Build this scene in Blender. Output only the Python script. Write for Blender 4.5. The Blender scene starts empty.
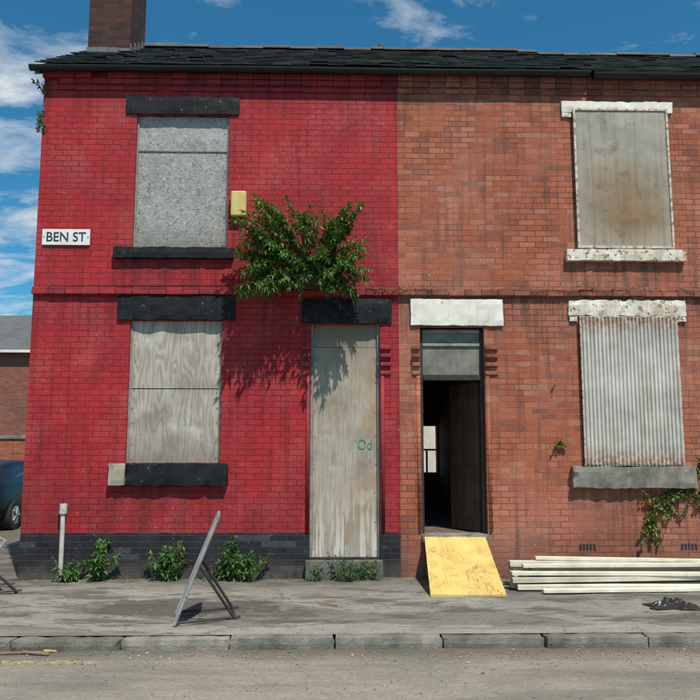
import bpy, bmesh, math, random
from mathutils import Matrix, Vector, noise as mn
random.seed(7)
S=bpy.context.scene
U=1.2   # final uniform scale: plan units -> metres
# ------------------------------------------------------------------ node helpers
def newmat(name):
    m=bpy.data.materials.new(name); m.use_nodes=True
    nt=m.node_tree
    for n in list(nt.nodes): nt.nodes.remove(n)
    out=nt.nodes.new('ShaderNodeOutputMaterial'); b=nt.nodes.new('ShaderNodeBsdfPrincipled')
    nt.links.new(b.outputs[0],out.inputs[0])
    return m,nt,b
class N:
    def __init__(s,nt): s.nt=nt
    def put(s,inp,v):
        if isinstance(v,bpy.types.NodeSocket): s.nt.links.new(v,inp)
        elif v is not None:
            if hasattr(inp,'default_value'):
                dv=inp.default_value
                if hasattr(dv,'__len__') and isinstance(v,(tuple,list)) and len(v)==3 and len(dv)==4: v=(*v,1)
                inp.default_value=v
    def math(s,op,a,b=None,c=None,clamp=False):
        n=s.nt.nodes.new('ShaderNodeMath'); n.operation=op; n.use_clamp=clamp
        s.put(n.inputs[0],a)
        if b is not None: s.put(n.inputs[1],b)
        if c is not None: s.put(n.inputs[2],c)
        return n.outputs[0]
    def mul(s,*a):
        r=a[0]
        for x in a[1:]: r=s.math('MULTIPLY',r,x)
        return r
    def mix(s,f,a,b,mode='MIX'):
        n=s.nt.nodes.new('ShaderNodeMix'); n.data_type='RGBA'; n.blend_type=mode
        s.put(n.inputs[0],f); s.put(n.inputs[6],a); s.put(n.inputs[7],b)
        return n.outputs[2]
    def step(s,v,lo,hi,a=0.0,b=1.0):
        n=s.nt.nodes.new('ShaderNodeMapRange'); n.clamp=True
        s.put(n.inputs[0],v); s.put(n.inputs[1],lo); s.put(n.inputs[2],hi); s.put(n.inputs[3],a); s.put(n.inputs[4],b)
        return n.outputs[0]
    def pos(s):
        return s.nt.nodes.new('ShaderNodeTexCoord').outputs['Object']
    def sep(s,v):
        n=s.nt.nodes.new('ShaderNodeSeparateXYZ'); s.put(n.inputs[0],v); return n.outputs
    def comb(s,x,y,z):
        n=s.nt.nodes.new('ShaderNodeCombineXYZ'); s.put(n.inputs[0],x); s.put(n.inputs[1],y); s.put(n.inputs[2],z); return n.outputs[0]
    def vm(s,op,a,b):
        n=s.nt.nodes.new('ShaderNodeVectorMath'); n.operation=op; s.put(n.inputs[0],a); s.put(n.inputs[1],b); return n.outputs[0]
    def noise(s,v,scale,detail=3,rough=.55,dist=0.0,col=False):
        n=s.nt.nodes.new('ShaderNodeTexNoise'); s.put(n.inputs['Vector'],v)
        n.inputs['Scale'].default_value=scale; n.inputs['Detail'].default_value=detail
        n.inputs['Roughness'].default_value=rough; n.inputs['Distortion'].default_value=dist
        return n.outputs[1 if col else 0]
    def voro(s,v,scale,feature='F1',rnd=1.0):
        n=s.nt.nodes.new('ShaderNodeTexVoronoi'); n.feature=feature; s.put(n.inputs['Vector'],v)
        n.inputs['Scale'].default_value=scale; n.inputs['Randomness'].default_value=rnd
        return n
    def bump(s,h,dist,strength=1.0,normal=None):
        n=s.nt.nodes.new('ShaderNodeBump'); n.inputs['Strength'].default_value=strength
        n.inputs['Distance'].default_value=dist; s.put(n.inputs['Height'],h)
        if normal: s.put(n.inputs['Normal'],normal)
        return n.outputs[0]
    def island(s):
        return s.nt.nodes.new('ShaderNodeNewGeometry').outputs['Random Per Island']

def weathered(name,base,dark,scale=3,rough=.8,amount=.6,streak=0.0,bump=.004,speck=None,metal=0,chip=None,chipamt=.62,isl=0.0,lo=.4,hi=.65,spec=.5):
    m,nt,b=newmat(name); n=N(nt); p=n.pos()
    a=n.noise(p,scale,4,.65)
    f=n.math('MULTIPLY',n.step(a,lo,hi),amount)
    c=n.mix(f,base,dark)
    if streak:
        xyz=n.sep(p); sv=n.comb(n.math('MULTIPLY',n.math('ADD',xyz[0],xyz[1]),14),0.0,n.math('MULTIPLY',xyz[2],.9))
        sn=n.noise(sv,1.6,3,.6)
        c=n.mix(n.math('MULTIPLY',n.step(sn,.48,.7),streak),c,dark)
    fine=n.noise(p,scale*22,2,.6)
    c=n.mix(n.step(fine,.35,.75,0,.35),c,dark)
    if chip:
        cn=n.noise(p,scale*3.3,5,.7)
        c=n.mix(n.step(cn,chipamt,chipamt+.02),c,chip)
    if isl:
        hsv=nt.nodes.new('ShaderNodeHueSaturation'); n.put(hsv.inputs['Color'],c)
        n.put(hsv.inputs['Value'],n.step(n.island(),0,1,1-isl,1+isl)); c=hsv.outputs[0]
    n.put(b.inputs['Base Color'],c); b.inputs['Roughness'].default_value=rough; b.inputs['Metallic'].default_value=metal
    b.inputs['Specular IOR Level'].default_value=spec
    h=n.math('ADD',n.math('MULTIPLY',a,.6),n.math('MULTIPLY',fine,.4))
    n.put(b.inputs['Normal'],n.bump(h,bump))
    return m

BW,BH=.178,.0625
def under(n,x,z,x0,x1,zt,drop,jit):
    # soft run-off stain hanging below a ledge
    a=n.step(n.math('ADD',x,jit),x0-.10,x0+.10); b=n.step(n.math('ADD',x,jit),x1+.10,x1-.10)
    c=n.step(z,zt-drop,zt); d=n.step(z,zt+.03,zt)
    return n.mul(a,b,c,d)
def brick_mat(name,kind,bw=BW,bh=BH):
    m,nt,b=newmat(name); n=N(nt); p=n.pos(); xyz=n.sep(p)
    u=n.math('ADD',xyz[0],xyz[1])
    wob=n.noise(p,9,1,.5,col=True)
    wv=n.vm('MULTIPLY',n.vm('SUBTRACT',wob,(.5,.5,.5)),(.014,.014,.014))
    vec=n.vm('ADD',n.comb(u,xyz[2],0.0),wv)
    br=nt.nodes.new('ShaderNodeTexBrick'); n.put(br.inputs['Vector'],vec)
    br.inputs['Scale'].default_value=1; br.inputs['Brick Width'].default_value=bw; br.inputs['Row Height'].default_value=bh
    br.inputs['Mortar Size'].default_value=.0048; br.inputs['Mortar Smooth'].default_value=.3
    br.inputs['Color1'].default_value=(0,0,0,1); br.inputs['Color2'].default_value=(1,1,1,1); br.inputs['Mortar'].default_value=(.5,.5,.5,1)
    rnd=br.outputs['Color']; mort=br.outputs['Fac']
    big=n.noise(p,.9,3,.6); med=n.noise(p,4.5,4,.65); fine=n.noise(p,60,1,.6)
    sv=n.comb(n.math('MULTIPLY',u,9),0.0,n.math('MULTIPLY',xyz[2],.8)); streak=n.noise(sv,1.3,4,.6)
    z=xyz[2]; x=xyz[0]
    jit=n.math('MULTIPLY',n.math('SUBTRACT',med,.5),.5)
    if kind=='paint':
        red=n.mix(n.step(med,.35,.7),(.43,.022,.030),(.33,.016,.023))
        red=n.mix(n.step(rnd,0,1,0,.5),red,(.50,.034,.040))
        red=n.mix(n.step(rnd,.88,.92,0,.4),red,(.25,.016,.022))
        fade=n.noise(p,1.7,4,.7)
        red=n.mix(n.step(fade,.48,.64,0,.6),red,(.47,.085,.080))
        red=n.mix(n.step(big,.44,.64,0,.6),red,(.25,.016,.024))
        red=n.mix(n.step(streak,.5,.72,0,.6),red,(.14,.013,.018))
        stain=n.math('MAXIMUM',under(n,x,z,-2.34,-1.05,3.36,.9,jit),under(n,x,z,-2.29,-1.07,.95,.5,jit))
        stain=n.mul(stain,n.step(streak,.38,.6,.15,1))
        red=n.mix(n.math('MULTIPLY',stain,.65),red,(.10,.014,.018))
        course=n.math('MAXIMUM',n.mul(n.step(z,2.55,2.95),n.step(z,2.97,2.95)),n.step(z,4.95,5.45))
        red=n.mix(n.mul(course,n.step(streak,.36,.62),.6),red,(.12,.014,.018))  # grime below the string course; eaves shade painted in at the top
        lowg=n.mul(n.step(z,1.1,.46),n.step(med,.38,.58))
        red=n.mix(n.math('MULTIPLY',lowg,.55),red,(.14,.03,.028))
        jm=n.math('MULTIPLY',mort,n.step(n.noise(p,2.2,3,.6),.35,.6,.25,.9))
        red=n.mix(jm,red,(.13,.014,.017))
        ch=n.noise(p,17,5,.75); zone=n.noise(p,1.1,2,.5)
        chm=n.math('MULTIPLY',n.step(ch,.59,.63),n.step(zone,.42,.6,.2,1))
        red=n.mix(n.math('MULTIPLY',chm,.65),red,(.30,.10,.075))
        chw=n.math('MULTIPLY',n.step(n.noise(p,34,4,.7),.63,.67),n.step(fade,.46,.58))
        red=n.mix(n.math('MULTIPLY',chw,.7),red,(.52,.32,.28))
        blk=n.mix(n.step(med,.42,.62),(.011,.012,.014),(.026,.029,.034))
        blk=n.mix(n.step(rnd,.2,1,0,.6),blk,(.022,.026,.034))
        blk=n.mix(n.step(rnd,.86,.9,0,.7),blk,(.065,.075,.095))
        blk=n.mix(n.math('MULTIPLY',mort,.7),blk,(.060,.062,.064))
        blk=n.mix(n.step(ch,.61,.64,0,.6),blk,(.19,.18,.17))
        blk=n.mix(n.mul(n.step(z,.2,.0),n.step(med,.3,.6),.8),blk,(.12,.105,.085))
        zz=n.math('ADD',z,n.math('MULTIPLY',n.math('SUBTRACT',med,.5),.04))
        c=n.mix(n.step(zz,.455,.462),blk,red)
        rough=n.step(zz,.455,.462,.6,.75)
    elif kind=='natural':
        c1=n.mix(rnd,(.31,.080,.038),(.48,.160,.084))
        c1=n.mix(n.step(med,.38,.68,0,.5),c1,(.37,.095,.055))
        c1=n.mix(n.step(rnd,.84,.88,0,.6),c1,(.15,.055,.04))
        c1=n.mix(n.step(rnd,.14,.10,0,.5),c1,(.52,.25,.16))
        c1=n.mix(n.step(big,.48,.64,0,.55),c1,(.50,.20,.14))
        c1=n.mix(n.step(streak,.5,.72,0,.75),c1,(.10,.05,.038))
        stain=n.math('MAXIMUM',under(n,x,z,2.55,3.86,3.36,.8,jit),under(n,x,z,2.53,3.84,.95,.9,jit))
        stain=n.math('MAXIMUM',stain,n.mul(n.step(z,2.4,2.95),n.step(z,2.97,2.95)))
        c1=n.mix(n.mul(stain,n.step(streak,.36,.6,.1,1),.75),c1,(.085,.05,.038))
        c1=n.mix(n.mul(n.step(z,5.1,5.45),n.step(streak,.36,.6),.55),c1,(.09,.05,.04))  # gutter shade painted into the upper bricks, broken into streaks
        jm=n.math('MULTIPLY',mort,n.step(n.noise(p,3,3,.6),.3,.65,.55,1))
        mc=n.mix(n.step(n.noise(p,1.6,2,.5),.42,.6),(.095,.055,.045),(.28,.19,.15))
        c1=n.mix(jm,c1,mc)
        wh=n.math('MULTIPLY',n.step(n.noise(p,13,5,.75),.6,.65),n.step(n.noise(p,.8,2,.5),.47,.6))
        c1=n.mix(n.math('MULTIPLY',wh,.5),c1,(.58,.43,.36))
        c1=n.mix(n.step(z,.5,.0,0,.6),c1,(.13,.085,.065))
        c=c1; rough=.88
    elif kind=='soot':
        c=n.mix(rnd,(.045,.022,.018),(.11,.045,.034)); c=n.mix(n.step(med,.4,.65,0,.6),c,(.035,.026,.024))
        c=n.mix(mort,c,(.065,.058,.05)); rough=.9
    else:
        c=n.mix(rnd,(.22,.075,.05),(.33,.12,.08)); c=n.mix(n.step(med,.4,.65,0,.4),c,(.12,.06,.05)); c=n.mix(mort,c,(.25,.2,.17)); rough=.9
    c=n.mix(n.step(fine,.3,.75,0,.25),c,(.05,.02,.02))
    n.put(b.inputs['Base Color'],c); n.put(b.inputs['Roughness'],rough)
    b.inputs['Specular IOR Level'].default_value=.25
    h=n.math('SUBTRACT',n.math('ADD',n.math('MULTIPLY',fine,.2),n.math('MULTIPLY',rnd,.3)),n.math('MULTIPLY',mort,.9))
    h=n.math('ADD',h,n.math('MULTIPLY',n.noise(p,22,2,.6),.4))
    n.put(b.inputs['Normal'],n.bump(h,.010,.95))
    return m

M_paint=brick_mat('painted_brick','paint'); M_nat=brick_mat('old_brick','natural')
M_soot=brick_mat('sooty_brick','soot'); M_far=brick_mat('far_brick','far',.2,.07)
M_redtrim=weathered('red_trim',(.34,.017,.024),(.12,.010,.016),4,.7,.8,.6,isl=.25)
M_bricktrim=weathered('brick_trim',(.33,.10,.062),(.09,.045,.035),5,.9,.8,.6,isl=.35)
M_black=weathered('black_paint',(.006,.0065,.008),(.020,.021,.024),5,.6,.6,.7,.006,chip=(.13,.125,.12),chipamt=.65,spec=.2)
M_gut=weathered('black_gutter',(.011,.011,.012),(.024,.024,.024),6,.5,.7,.2,spec=.3)
M_slate=weathered('roof_slate',(.13,.13,.125),(.06,.062,.050),3,.8,.8,0,.01,isl=.5,spec=.3)
M_ridge=weathered('ridge_tile',(.12,.105,.09),(.05,.045,.038),5,.85,.8,isl=.3)
M_lead=weathered('lead_flash',(.14,.145,.15),(.07,.07,.07),5,.6)
M_white=weathered('white_paint_stone',(.80,.78,.71),(.50,.45,.37),4,.7,.5,.4,.006,chip=(.36,.30,.24),chipamt=.65)
M_whitepeel=weathered('peeling_white_stone',(.78,.75,.66),(.42,.33,.24),5,.8,.8,.6,.01,chip=(.27,.16,.10),chipamt=.56)
M_sill=weathered('stone_sill',(.27,.25,.21),(.10,.095,.08),5,.9,.8,.6,.014)
M_sillbare=weathered('bare_stone',(.42,.37,.28),(.22,.19,.14),8,.9,.7,.2,.012)
M_stepst=weathered('step_stone',(.15,.145,.13),(.06,.06,.052),5,.9,.8,.3,.012)
M_cream=weathered('cream_timber',(.70,.65,.53),(.40,.35,.26),4,.65,.6,0,.004,isl=.28)
M_yellowbox=weathered('yellow_plastic',(.68,.53,.17),(.40,.31,.12),9,.45,.5,.3)
M_signwhite=weathered('sign_enamel',(.80,.80,.80),(.5,.48,.45),9,.35,.4,.25,.001)
M_signblack=weathered('sign_letter',(.02,.02,.02),(.05,.05,.05),9,.4)
M_pvc=weathered('pipe_pvc',(.62,.60,.55),(.32,.30,.26),9,.5,.7,.4,.001)
M_steel=weathered('galv_steel',(.40,.41,.40),(.19,.19,.18),8,.5,.7,.2,.002,metal=.3,chip=(.22,.11,.06),chipamt=.62)
M_dkmetal=weathered('dark_metal',(.03,.03,.032),(.08,.055,.04),10,.5,.7,0,.002,metal=.2)
M_frame=weathered('dark_door_frame',(.022,.021,.020),(.06,.055,.05),8,.6,.6,.3,spec=.3)
M_greyframe=weathered('grey_frame',(.30,.29,.27),(.13,.12,.11),8,.7,.7,.4)
M_transom=weathered('transom_board',(.24,.24,.205),(.11,.11,.09),5,.8,.8,.6,spec=.3)
M_plaster=weathered('hall_plaster',(.42,.36,.29),(.20,.16,.12),3,.9,.8,.4)
M_intdoor=weathered('old_brown_door',(.10,.068,.048),(.045,.03,.022),4,.7,.7,.6,spec=.3)
M_floor=weathered('hall_floor',(.16,.12,.09),(.07,.05,.04),5,.8)
M_blackbag=weathered('black_plastic',(.012,.012,.014),(.03,.03,.03),9,.35,.5,0,.002)
M_green=weathered('green_paint',(.02,.30,.17),(.03,.2,.12),9,.5)
M_bark=weathered('twig',(.17,.12,.07),(.09,.06,.04),20,.9)
M_kerb=weathered('kerb_stone',(.235,.22,.19),(.085,.08,.068),3.5,.9,.9,.0,.018,isl=.2)

def board_mat(name,kind):
    m,nt,b=newmat(name); n=N(nt); p=n.pos(); xyz=n.sep(p)
    if kind=='osb':
        wob=n.vm('MULTIPLY',n.noise(p,22,3,.6,col=True),(.09,.09,.09))
        v=n.vm('ADD',n.vm('MULTIPLY',p,(1,1,1.6)),wob)
        v1=n.voro(v,42); s=n.sep(v1.outputs['Color'])
        c=n.mix(s[0],(.25,.248,.24),(.43,.42,.395))
        v2=n.voro(n.vm('MULTIPLY',v,(1.9,1,.6)),34); s2=n.sep(v2.outputs['Color'])
        c=n.mix(n.step(s2[1],.4,.8,0,.6),c,(.31,.30,.275))
        c=n.mix(n.step(s2[2],.88,.9,0,.6),c,(.13,.12,.11))
        c=n.mix(n.step(s[2],.90,.92,0,.5),c,(.54,.53,.50))
        big=n.noise(p,2.5,4,.6); c=n.mix(n.step(big,.48,.66,0,.6),c,(.19,.185,.17))
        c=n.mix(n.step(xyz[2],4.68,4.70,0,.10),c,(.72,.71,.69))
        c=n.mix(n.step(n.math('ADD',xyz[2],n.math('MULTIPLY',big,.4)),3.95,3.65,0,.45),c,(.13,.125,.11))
        h=n.math('ADD',s[1],s2[0]); bd=.003
    else:
        warp=n.noise(n.comb(n.math('MULTIPLY',xyz[0],1.4),0.0,n.math('MULTIPLY',xyz[2],.35)),2.4,2,.5)
        w=n.math('SINE',n.math('MULTIPLY',warp,95))
        fib=n.noise(n.comb(n.math('MULTIPLY',xyz[0],90),0.0,n.math('MULTIPLY',xyz[2],2.2)),1,3,.65)
        big=n.noise(p,1.9,4,.65)
        ca,cb,cd=((.48,.44,.375),(.31,.275,.225),(.17,.145,.118)) if kind=='ply' else ((.44,.385,.31),(.34,.285,.22),(.15,.125,.10))
        c=n.mix(n.step(w,-.6,1,0,.8 if kind=='ply' else .35),ca,cb)
        c=n.mix(n.step(fib,.4,.72,0,.6),c,cd)
        c=n.mix(n.step(big,.46,.66,0,.6),c,cd)
        c=n.mix(n.step(n.noise(p,3.1,3,.6),.56,.7,0,.4),c,(.62,.59,.54))
        if kind=='door':
            c=n.mix(n.step(n.noise(p,1.3,3,.6),.48,.62,0,.65),c,(.33,.20,.11))
            drip=n.noise(n.comb(n.math('MULTIPLY',xyz[0],26),0.0,n.math('MULTIPLY',xyz[2],1.3)),1,3,.6)
            low=n.step(xyz[2],1.0,.3)
            c=n.mix(n.mul(n.step(drip,.5,.56),low,.7),c,(.66,.62,.56))
            c=n.mix(n.step(xyz[2],2.0,2.6,0,.65),c,(.14,.12,.10))  # lintel shadow painted into the board colour, darker towards the top
        else:
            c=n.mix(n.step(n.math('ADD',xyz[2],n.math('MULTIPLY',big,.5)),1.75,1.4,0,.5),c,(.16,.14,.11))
        h=n.math('ADD',fib,n.math('MULTIPLY',w,.15)); bd=.003
    n.put(b.inputs['Base Color'],c); b.inputs['Roughness'].default_value=.85; b.inputs['Specular IOR Level'].default_value=.25
    n.put(b.inputs['Normal'],n.bump(h,bd)); return m
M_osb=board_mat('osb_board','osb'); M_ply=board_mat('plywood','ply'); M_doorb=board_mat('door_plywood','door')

def screen_mat(name,kind):
    m,nt,b=newmat(name); n=N(nt); p=n.pos(); xyz=n.sep(p)
    streak=n.noise(n.comb(n.math('MULTIPLY',xyz[0],18),0.0,n.math('MULTIPLY',xyz[2],.9)),1,4,.65)
    big=n.noise(p,2.2,4,.6)
    if kind=='flat':
        c=n.mix(n.step(big,.35,.65),(.34,.31,.245),(.26,.245,.205))
        dx=n.math('MULTIPLY',n.math('SUBTRACT',xyz[0],3.22),1.4); dz=n.math('MULTIPLY',n.math('SUBTRACT',xyz[2],3.86),1.15)
        d=n.math('SQRT',n.math('ADD',n.math('MULTIPLY',dx,dx),n.math('MULTIPLY',dz,dz)))
        f=n.math('MULTIPLY',n.step(n.math('ADD',d,n.math('MULTIPLY',n.math('SUBTRACT',big,.5),1.2)),.1,.9,1,0),.95)
        c=n.mix(f,c,(.22,.115,.038))
        c=n.mix(n.step(xyz[2],3.78,3.5,0,.5),c,(.42,.38,.29))
        c=n.mix(n.step(streak,.46,.70,0,.6),c,(.16,.105,.06))
        c=n.mix(n.step(n.noise(p,7,5,.7),.58,.66,0,.5),c,(.15,.085,.045)); met=.0; rg=.65
    elif kind=='corr':
        c=n.mix(n.step(big,.35,.65),(.56,.545,.50),(.44,.425,.38))
        c=n.mix(n.step(streak,.5,.66,0,.6),c,(.30,.20,.13))
        topbot=n.math('MAXIMUM',n.step(xyz[2],1.36,1.14),n.step(xyz[2],2.5,2.72))
        c=n.mix(n.math('MULTIPLY',topbot,n.step(n.noise(p,16,4,.7),.38,.55)),c,(.27,.13,.065)); met=.0; rg=.6
    else:
        c=n.mix(n.step(big,.35,.65),(.60,.57,.50),(.46,.42,.36))
        c=n.mix(n.step(n.noise(p,18,4,.7),.5,.57,0,.9),c,(.25,.12,.06)); met=.0; rg=.65
    n.put(b.inputs['Base Color'],c); b.inputs['Metallic'].default_value=met; b.inputs['Roughness'].default_value=rg
    n.put(b.inputs['Normal'],n.bump(n.noise(p,2.8,2,.5),.03)); return m
M_scr=screen_mat('steel_sheet','flat'); M_corr=screen_mat('corrugated_sheet','corr'); M_scrf=screen_mat('rusty_frame','frame')

def yellow_mat():
    m,nt,b=newmat('yellow_ramp_paint'); n=N(nt); p=n.pos()
    a=n.noise(p,4,4,.6)
    c=n.mix(n.step(a,.35,.65),(.68,.51,.15),(.56,.39,.11))
    gr=n.noise(n.vm('MULTIPLY',p,(60,3,3)),1,3,.6)
    c=n.mix(n.step(gr,.45,.7,0,.45),c,(.42,.28,.10))
    st=n.noise(n.vm('MULTIPLY',p,(1.5,.8,.8)),3.2,4,.6,1.2)
    line=n.math('ABSOLUTE',n.math('SUBTRACT',st,.5))
    c=n.mix(n.mul(n.step(line,.016,.003),n.step(a,.45,.52),.8),c,(.26,.15,.07))
    sc=n.noise(p,15,5,.75); c=n.mix(n.step(sc,.6,.68,0,.5),c,(.36,.27,.16))
    n.put(b.inputs['Base Color'],c); b.inputs['Roughness'].default_value=.7
    n.put(b.inputs['Normal'],n.bump(gr,.003)); return m
M_yellow=yellow_mat()

def ground_mat(name,kind):
    m,nt,b=newmat(name); n=N(nt); p=n.pos(); xyz=n.sep(p)
    big=n.noise(p,.7,4,.6); med=n.noise(p,3,5,.65); fine=n.noise(p,45,3,.7); grit=n.noise(p,160,1,.6)
    if kind=='pave':
        c=n.mix(n.step(big,.38,.62),(.30,.28,.245),(.20,.19,.17))
        c=n.mix(n.step(med,.42,.7,0,.55),c,(.37,.345,.30))
        pv=n.vm('ADD',n.vm('MULTIPLY',p,(.50,1.25,1)),n.vm('MULTIPLY',n.noise(p,4,4,.65,col=True),(.16,.16,.16)))
        vo=n.voro(pv,1.0); vc=n.sep(vo.outputs['Color'])
        c=n.mix(n.step(vc[0],.48,.50,0,.6),c,(.12,.115,.105))
        blot=n.noise(n.vm('MULTIPLY',p,(.7,1.9,1)),1.7,6,.74)
        c=n.mix(n.step(blot,.50,.57,0,.8),c,(.075,.070,.062))
        c=n.mix(n.step(n.noise(n.vm('MULTIPLY',p,(1,2,1)),5.5,5,.75),.56,.62,0,.6),c,(.07,.065,.058))
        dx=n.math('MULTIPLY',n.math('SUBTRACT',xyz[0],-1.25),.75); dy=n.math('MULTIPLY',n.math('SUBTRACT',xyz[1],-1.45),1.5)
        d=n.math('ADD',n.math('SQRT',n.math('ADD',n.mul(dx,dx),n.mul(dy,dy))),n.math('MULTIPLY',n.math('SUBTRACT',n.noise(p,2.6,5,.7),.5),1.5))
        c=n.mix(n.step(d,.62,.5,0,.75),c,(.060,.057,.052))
        ed=n.voro(pv,1.0,'DISTANCE_TO_EDGE').outputs[0]
        c=n.mix(n.mul(n.step(ed,.010,.003),n.step(med,.42,.5),.6),c,(.06,.055,.045))
        c=n.mix(n.mul(n.step(xyz[1],-.8,-.02),n.step(med,.32,.58),.9),c,(.085,.072,.052))
        c=n.mix(n.mul(n.step(xyz[1],-2.1,-2.42),n.step(blot,.42,.56),.6),c,(.40,.37,.31))
    elif kind=='road':
        c=n.mix(n.step(big,.38,.62),(.29,.255,.21),(.22,.198,.165))
        c=n.mix(n.step(med,.45,.68,0,.5),c,(.36,.325,.265))
        st=n.noise(n.vm('MULTIPLY',p,(.35,2.2,1)),1.6,5,.65)
        c=n.mix(n.step(st,.48,.62,0,.55),c,(.135,.12,.10))
        gut=n.step(n.math('ADD',xyz[1],n.math('MULTIPLY',n.math('SUBTRACT',med,.5),.6)),-2.9,-2.62)
        c=n.mix(n.math('MULTIPLY',gut,.8),c,(.10,.085,.062))
        yl=n.mul(n.step(xyz[1],-2.90,-2.89),n.step(xyz[1],-2.81,-2.82),n.step(n.noise(p,9,5,.75),.44,.54),n.step(n.math('ADD',xyz[0],n.math('MULTIPLY',med,.4)),-1.2,-1.6),.75)
        c=n.mix(yl,c,(.52,.39,.10))
    else:
        c=n.mix(n.step(big,.38,.62),(.20,.19,.17),(.13,.14,.09))
    c=n.mix(n.step(fine,.4,.72,0,.5),c,(.10,.09,.075))
    c=n.mix(n.step(grit,.6,.75,0,.5),c,(.46,.42,.36))
    n.put(b.inputs['Base Color'],c); b.inputs['Roughness'].default_value=.92
    b.inputs['Specular IOR Level'].default_value=.2
    h=n.math('ADD',n.math('ADD',n.math('MULTIPLY',fine,.14),n.math('MULTIPLY',grit,.09)),n.math('MULTIPLY',med,.6))
    n.put(b.inputs['Normal'],n.bump(h,.05,.9)); return m
M_pave=ground_mat('pavement_tarmac','pave'); M_road=ground_mat('dusty_asphalt','road'); M_ground=ground_mat('waste_ground','g')

def leaf_mat(name,c1,c2,c3):
    m,nt,b=newmat(name); n=N(nt); r=n.island()
    c=n.mix(r,c1,c2); c=n.mix(n.step(n.math('FRACT',n.math('MULTIPLY',r,7.3)),.9,.93),c,c3)
    n.put(b.inputs['Base Color'],c); b.inputs['Roughness'].default_value=.55
    tr=nt.nodes.new('ShaderNodeBsdfTranslucent'); n.put(tr.inputs[0],n.mix(.5,c,(.12,.26,.02)))
    ms=nt.nodes.new('ShaderNodeMixShader'); ms.inputs[0].default_value=.28
    out=[x for x in nt.nodes if x.type=='OUTPUT_MATERIAL'][0]
    nt.links.new(b.outputs[0],ms.inputs[1]); nt.links.new(tr.outputs[0],ms.inputs[2]); nt.links.new(ms.outputs[0],out.inputs[0])
    return m
M_leaf=leaf_mat('buddleia_leaf',(.035,.095,.016),(.11,.22,.035),(.24,.30,.07))
M_weed=leaf_mat('weed_leaf',(.04,.12,.025),(.11,.24,.045),(.27,.27,.08))
M_vine=leaf_mat('vine_leaf',(.06,.10,.02),(.20,.24,.04),(.30,.19,.05))

# ------------------------------------------------------------------ mesh helpers
def obj(name,verts,faces,mat,parent=None,smooth=False):
    me=bpy.data.meshes.new(name); me.from_pydata([tuple(v) for v in verts],[],faces); me.update()
    o=bpy.data.objects.new(name,me); S.collection.objects.link(o)
    for mm in (mat if isinstance(mat,(list,tuple)) else [mat]): me.materials.append(mm)
    if parent: o.parent=parent
    if smooth:
        for f in me.polygons: f.use_smooth=True
    return o
def empty(name):
    o=bpy.data.objects.new(name,None); S.collection.objects.link(o); o.empty_display_size=.2; return o
def bm_obj(name,bm,mat,parent=None,smooth=False):
    me=bpy.data.meshes.new(name); bm.normal_update(); bm.to_mesh(me); bm.free()
    o=bpy.data.objects.new(name,me); S.collection.objects.link(o)
    for mm in (mat if isinstance(mat,(list,tuple)) else [mat]): me.materials.append(mm)
    if parent: o.parent=parent
    if smooth:
        for f in me.polygons: f.use_smooth=True
    return o
def bevel(o,w=.006,seg=2):
    md=o.modifiers.new('b','BEVEL'); md.width=w; md.segments=seg; md.limit_method='ANGLE'; return o
def add_box(bm,x0,x1,y0,y1,z0,z1,M=None,mi=0):
    vs=[bm.verts.new(v) for v in [(x0,y0,z0),(x1,y0,z0),(x1,y1,z0),(x0,y1,z0),(x0,y0,z1),(x1,y0,z1),(x1,y1,z1),(x0,y1,z1)]]
    for f in [(0,3,2,1),(4,5,6,7),(0,1,5,4),(1,2,6,5),(2,3,7,6),(3,0,4,7)]:
        fc=bm.faces.new([vs[i] for i in f]); fc.material_index=mi
    if M is not None:
        for v in vs: v.co=M@v.co
    return vs
def box(name,x0,x1,y0,y1,z0,z1,mat,parent=None,bv=.006):
    bm=bmesh.new(); add_box(bm,x0,x1,y0,y1,z0,z1); o=bm_obj(name,bm,mat,parent)
    if bv: bevel(o,bv)
    return o
def rough_into(bm,x0,x1,y0,y1,z0,z1,amp=.006,res=.05,seed=0,round_=0.0):
    nx=max(2,int((x1-x0)/res)); ny=max(1,int((y1-y0)/res)); nz=max(2,int((z1-z0)/res)); g={}
    def V(i,j,k):
        if (i,j,k) not in g:
            p=Vector((x0+(x1-x0)*i/nx,y0+(y1-y0)*j/ny,z0+(z1-z0)*k/nz))
            q=p*9+Vector((seed*3.1,seed,0))
            d=Vector((mn.noise(q),mn.noise(q+Vector((9,0,0))),mn.noise(q+Vector((0,9,0)))))*amp
            ex=(i in(0,nx))+(j in(0,ny))+(k in(0,nz))
            if ex>=2:
                e=max(0,mn.noise(p*25+Vector((seed,5,5))))*amp*1.6+.002+round_
                s=Vector((-1 if i==nx else 1 if i==0 else 0,-1 if j==ny else 1 if j==0 else 0,-1 if k==nz else 1 if k==0 else 0)); d+=s*e
            g[(i,j,k)]=bm.verts.new(p+d)
        return g[(i,j,k)]
    for i in range(nx):
        for j in range(ny):
            bm.faces.new([V(i,j,0),V(i,j+1,0),V(i+1,j+1,0),V(i+1,j,0)]); bm.faces.new([V(i,j,nz),V(i+1,j,nz),V(i+1,j+1,nz),V(i,j+1,nz)])
    for i in range(nx):
        for k in range(nz):
            bm.faces.new([V(i,0,k),V(i+1,0,k),V(i+1,0,k+1),V(i,0,k+1)]); bm.faces.new([V(i,ny,k),V(i,ny,k+1),V(i+1,ny,k+1),V(i+1,ny,k)])
    for j in range(ny):
        for k in range(nz):
            bm.faces.new([V(0,j,k),V(0,j,k+1),V(0,j+1,k+1),V(0,j+1,k)]); bm.faces.new([V(nx,j,k),V(nx,j+1,k),V(nx,j+1,k+1),V(nx,j,k+1)])
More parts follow.
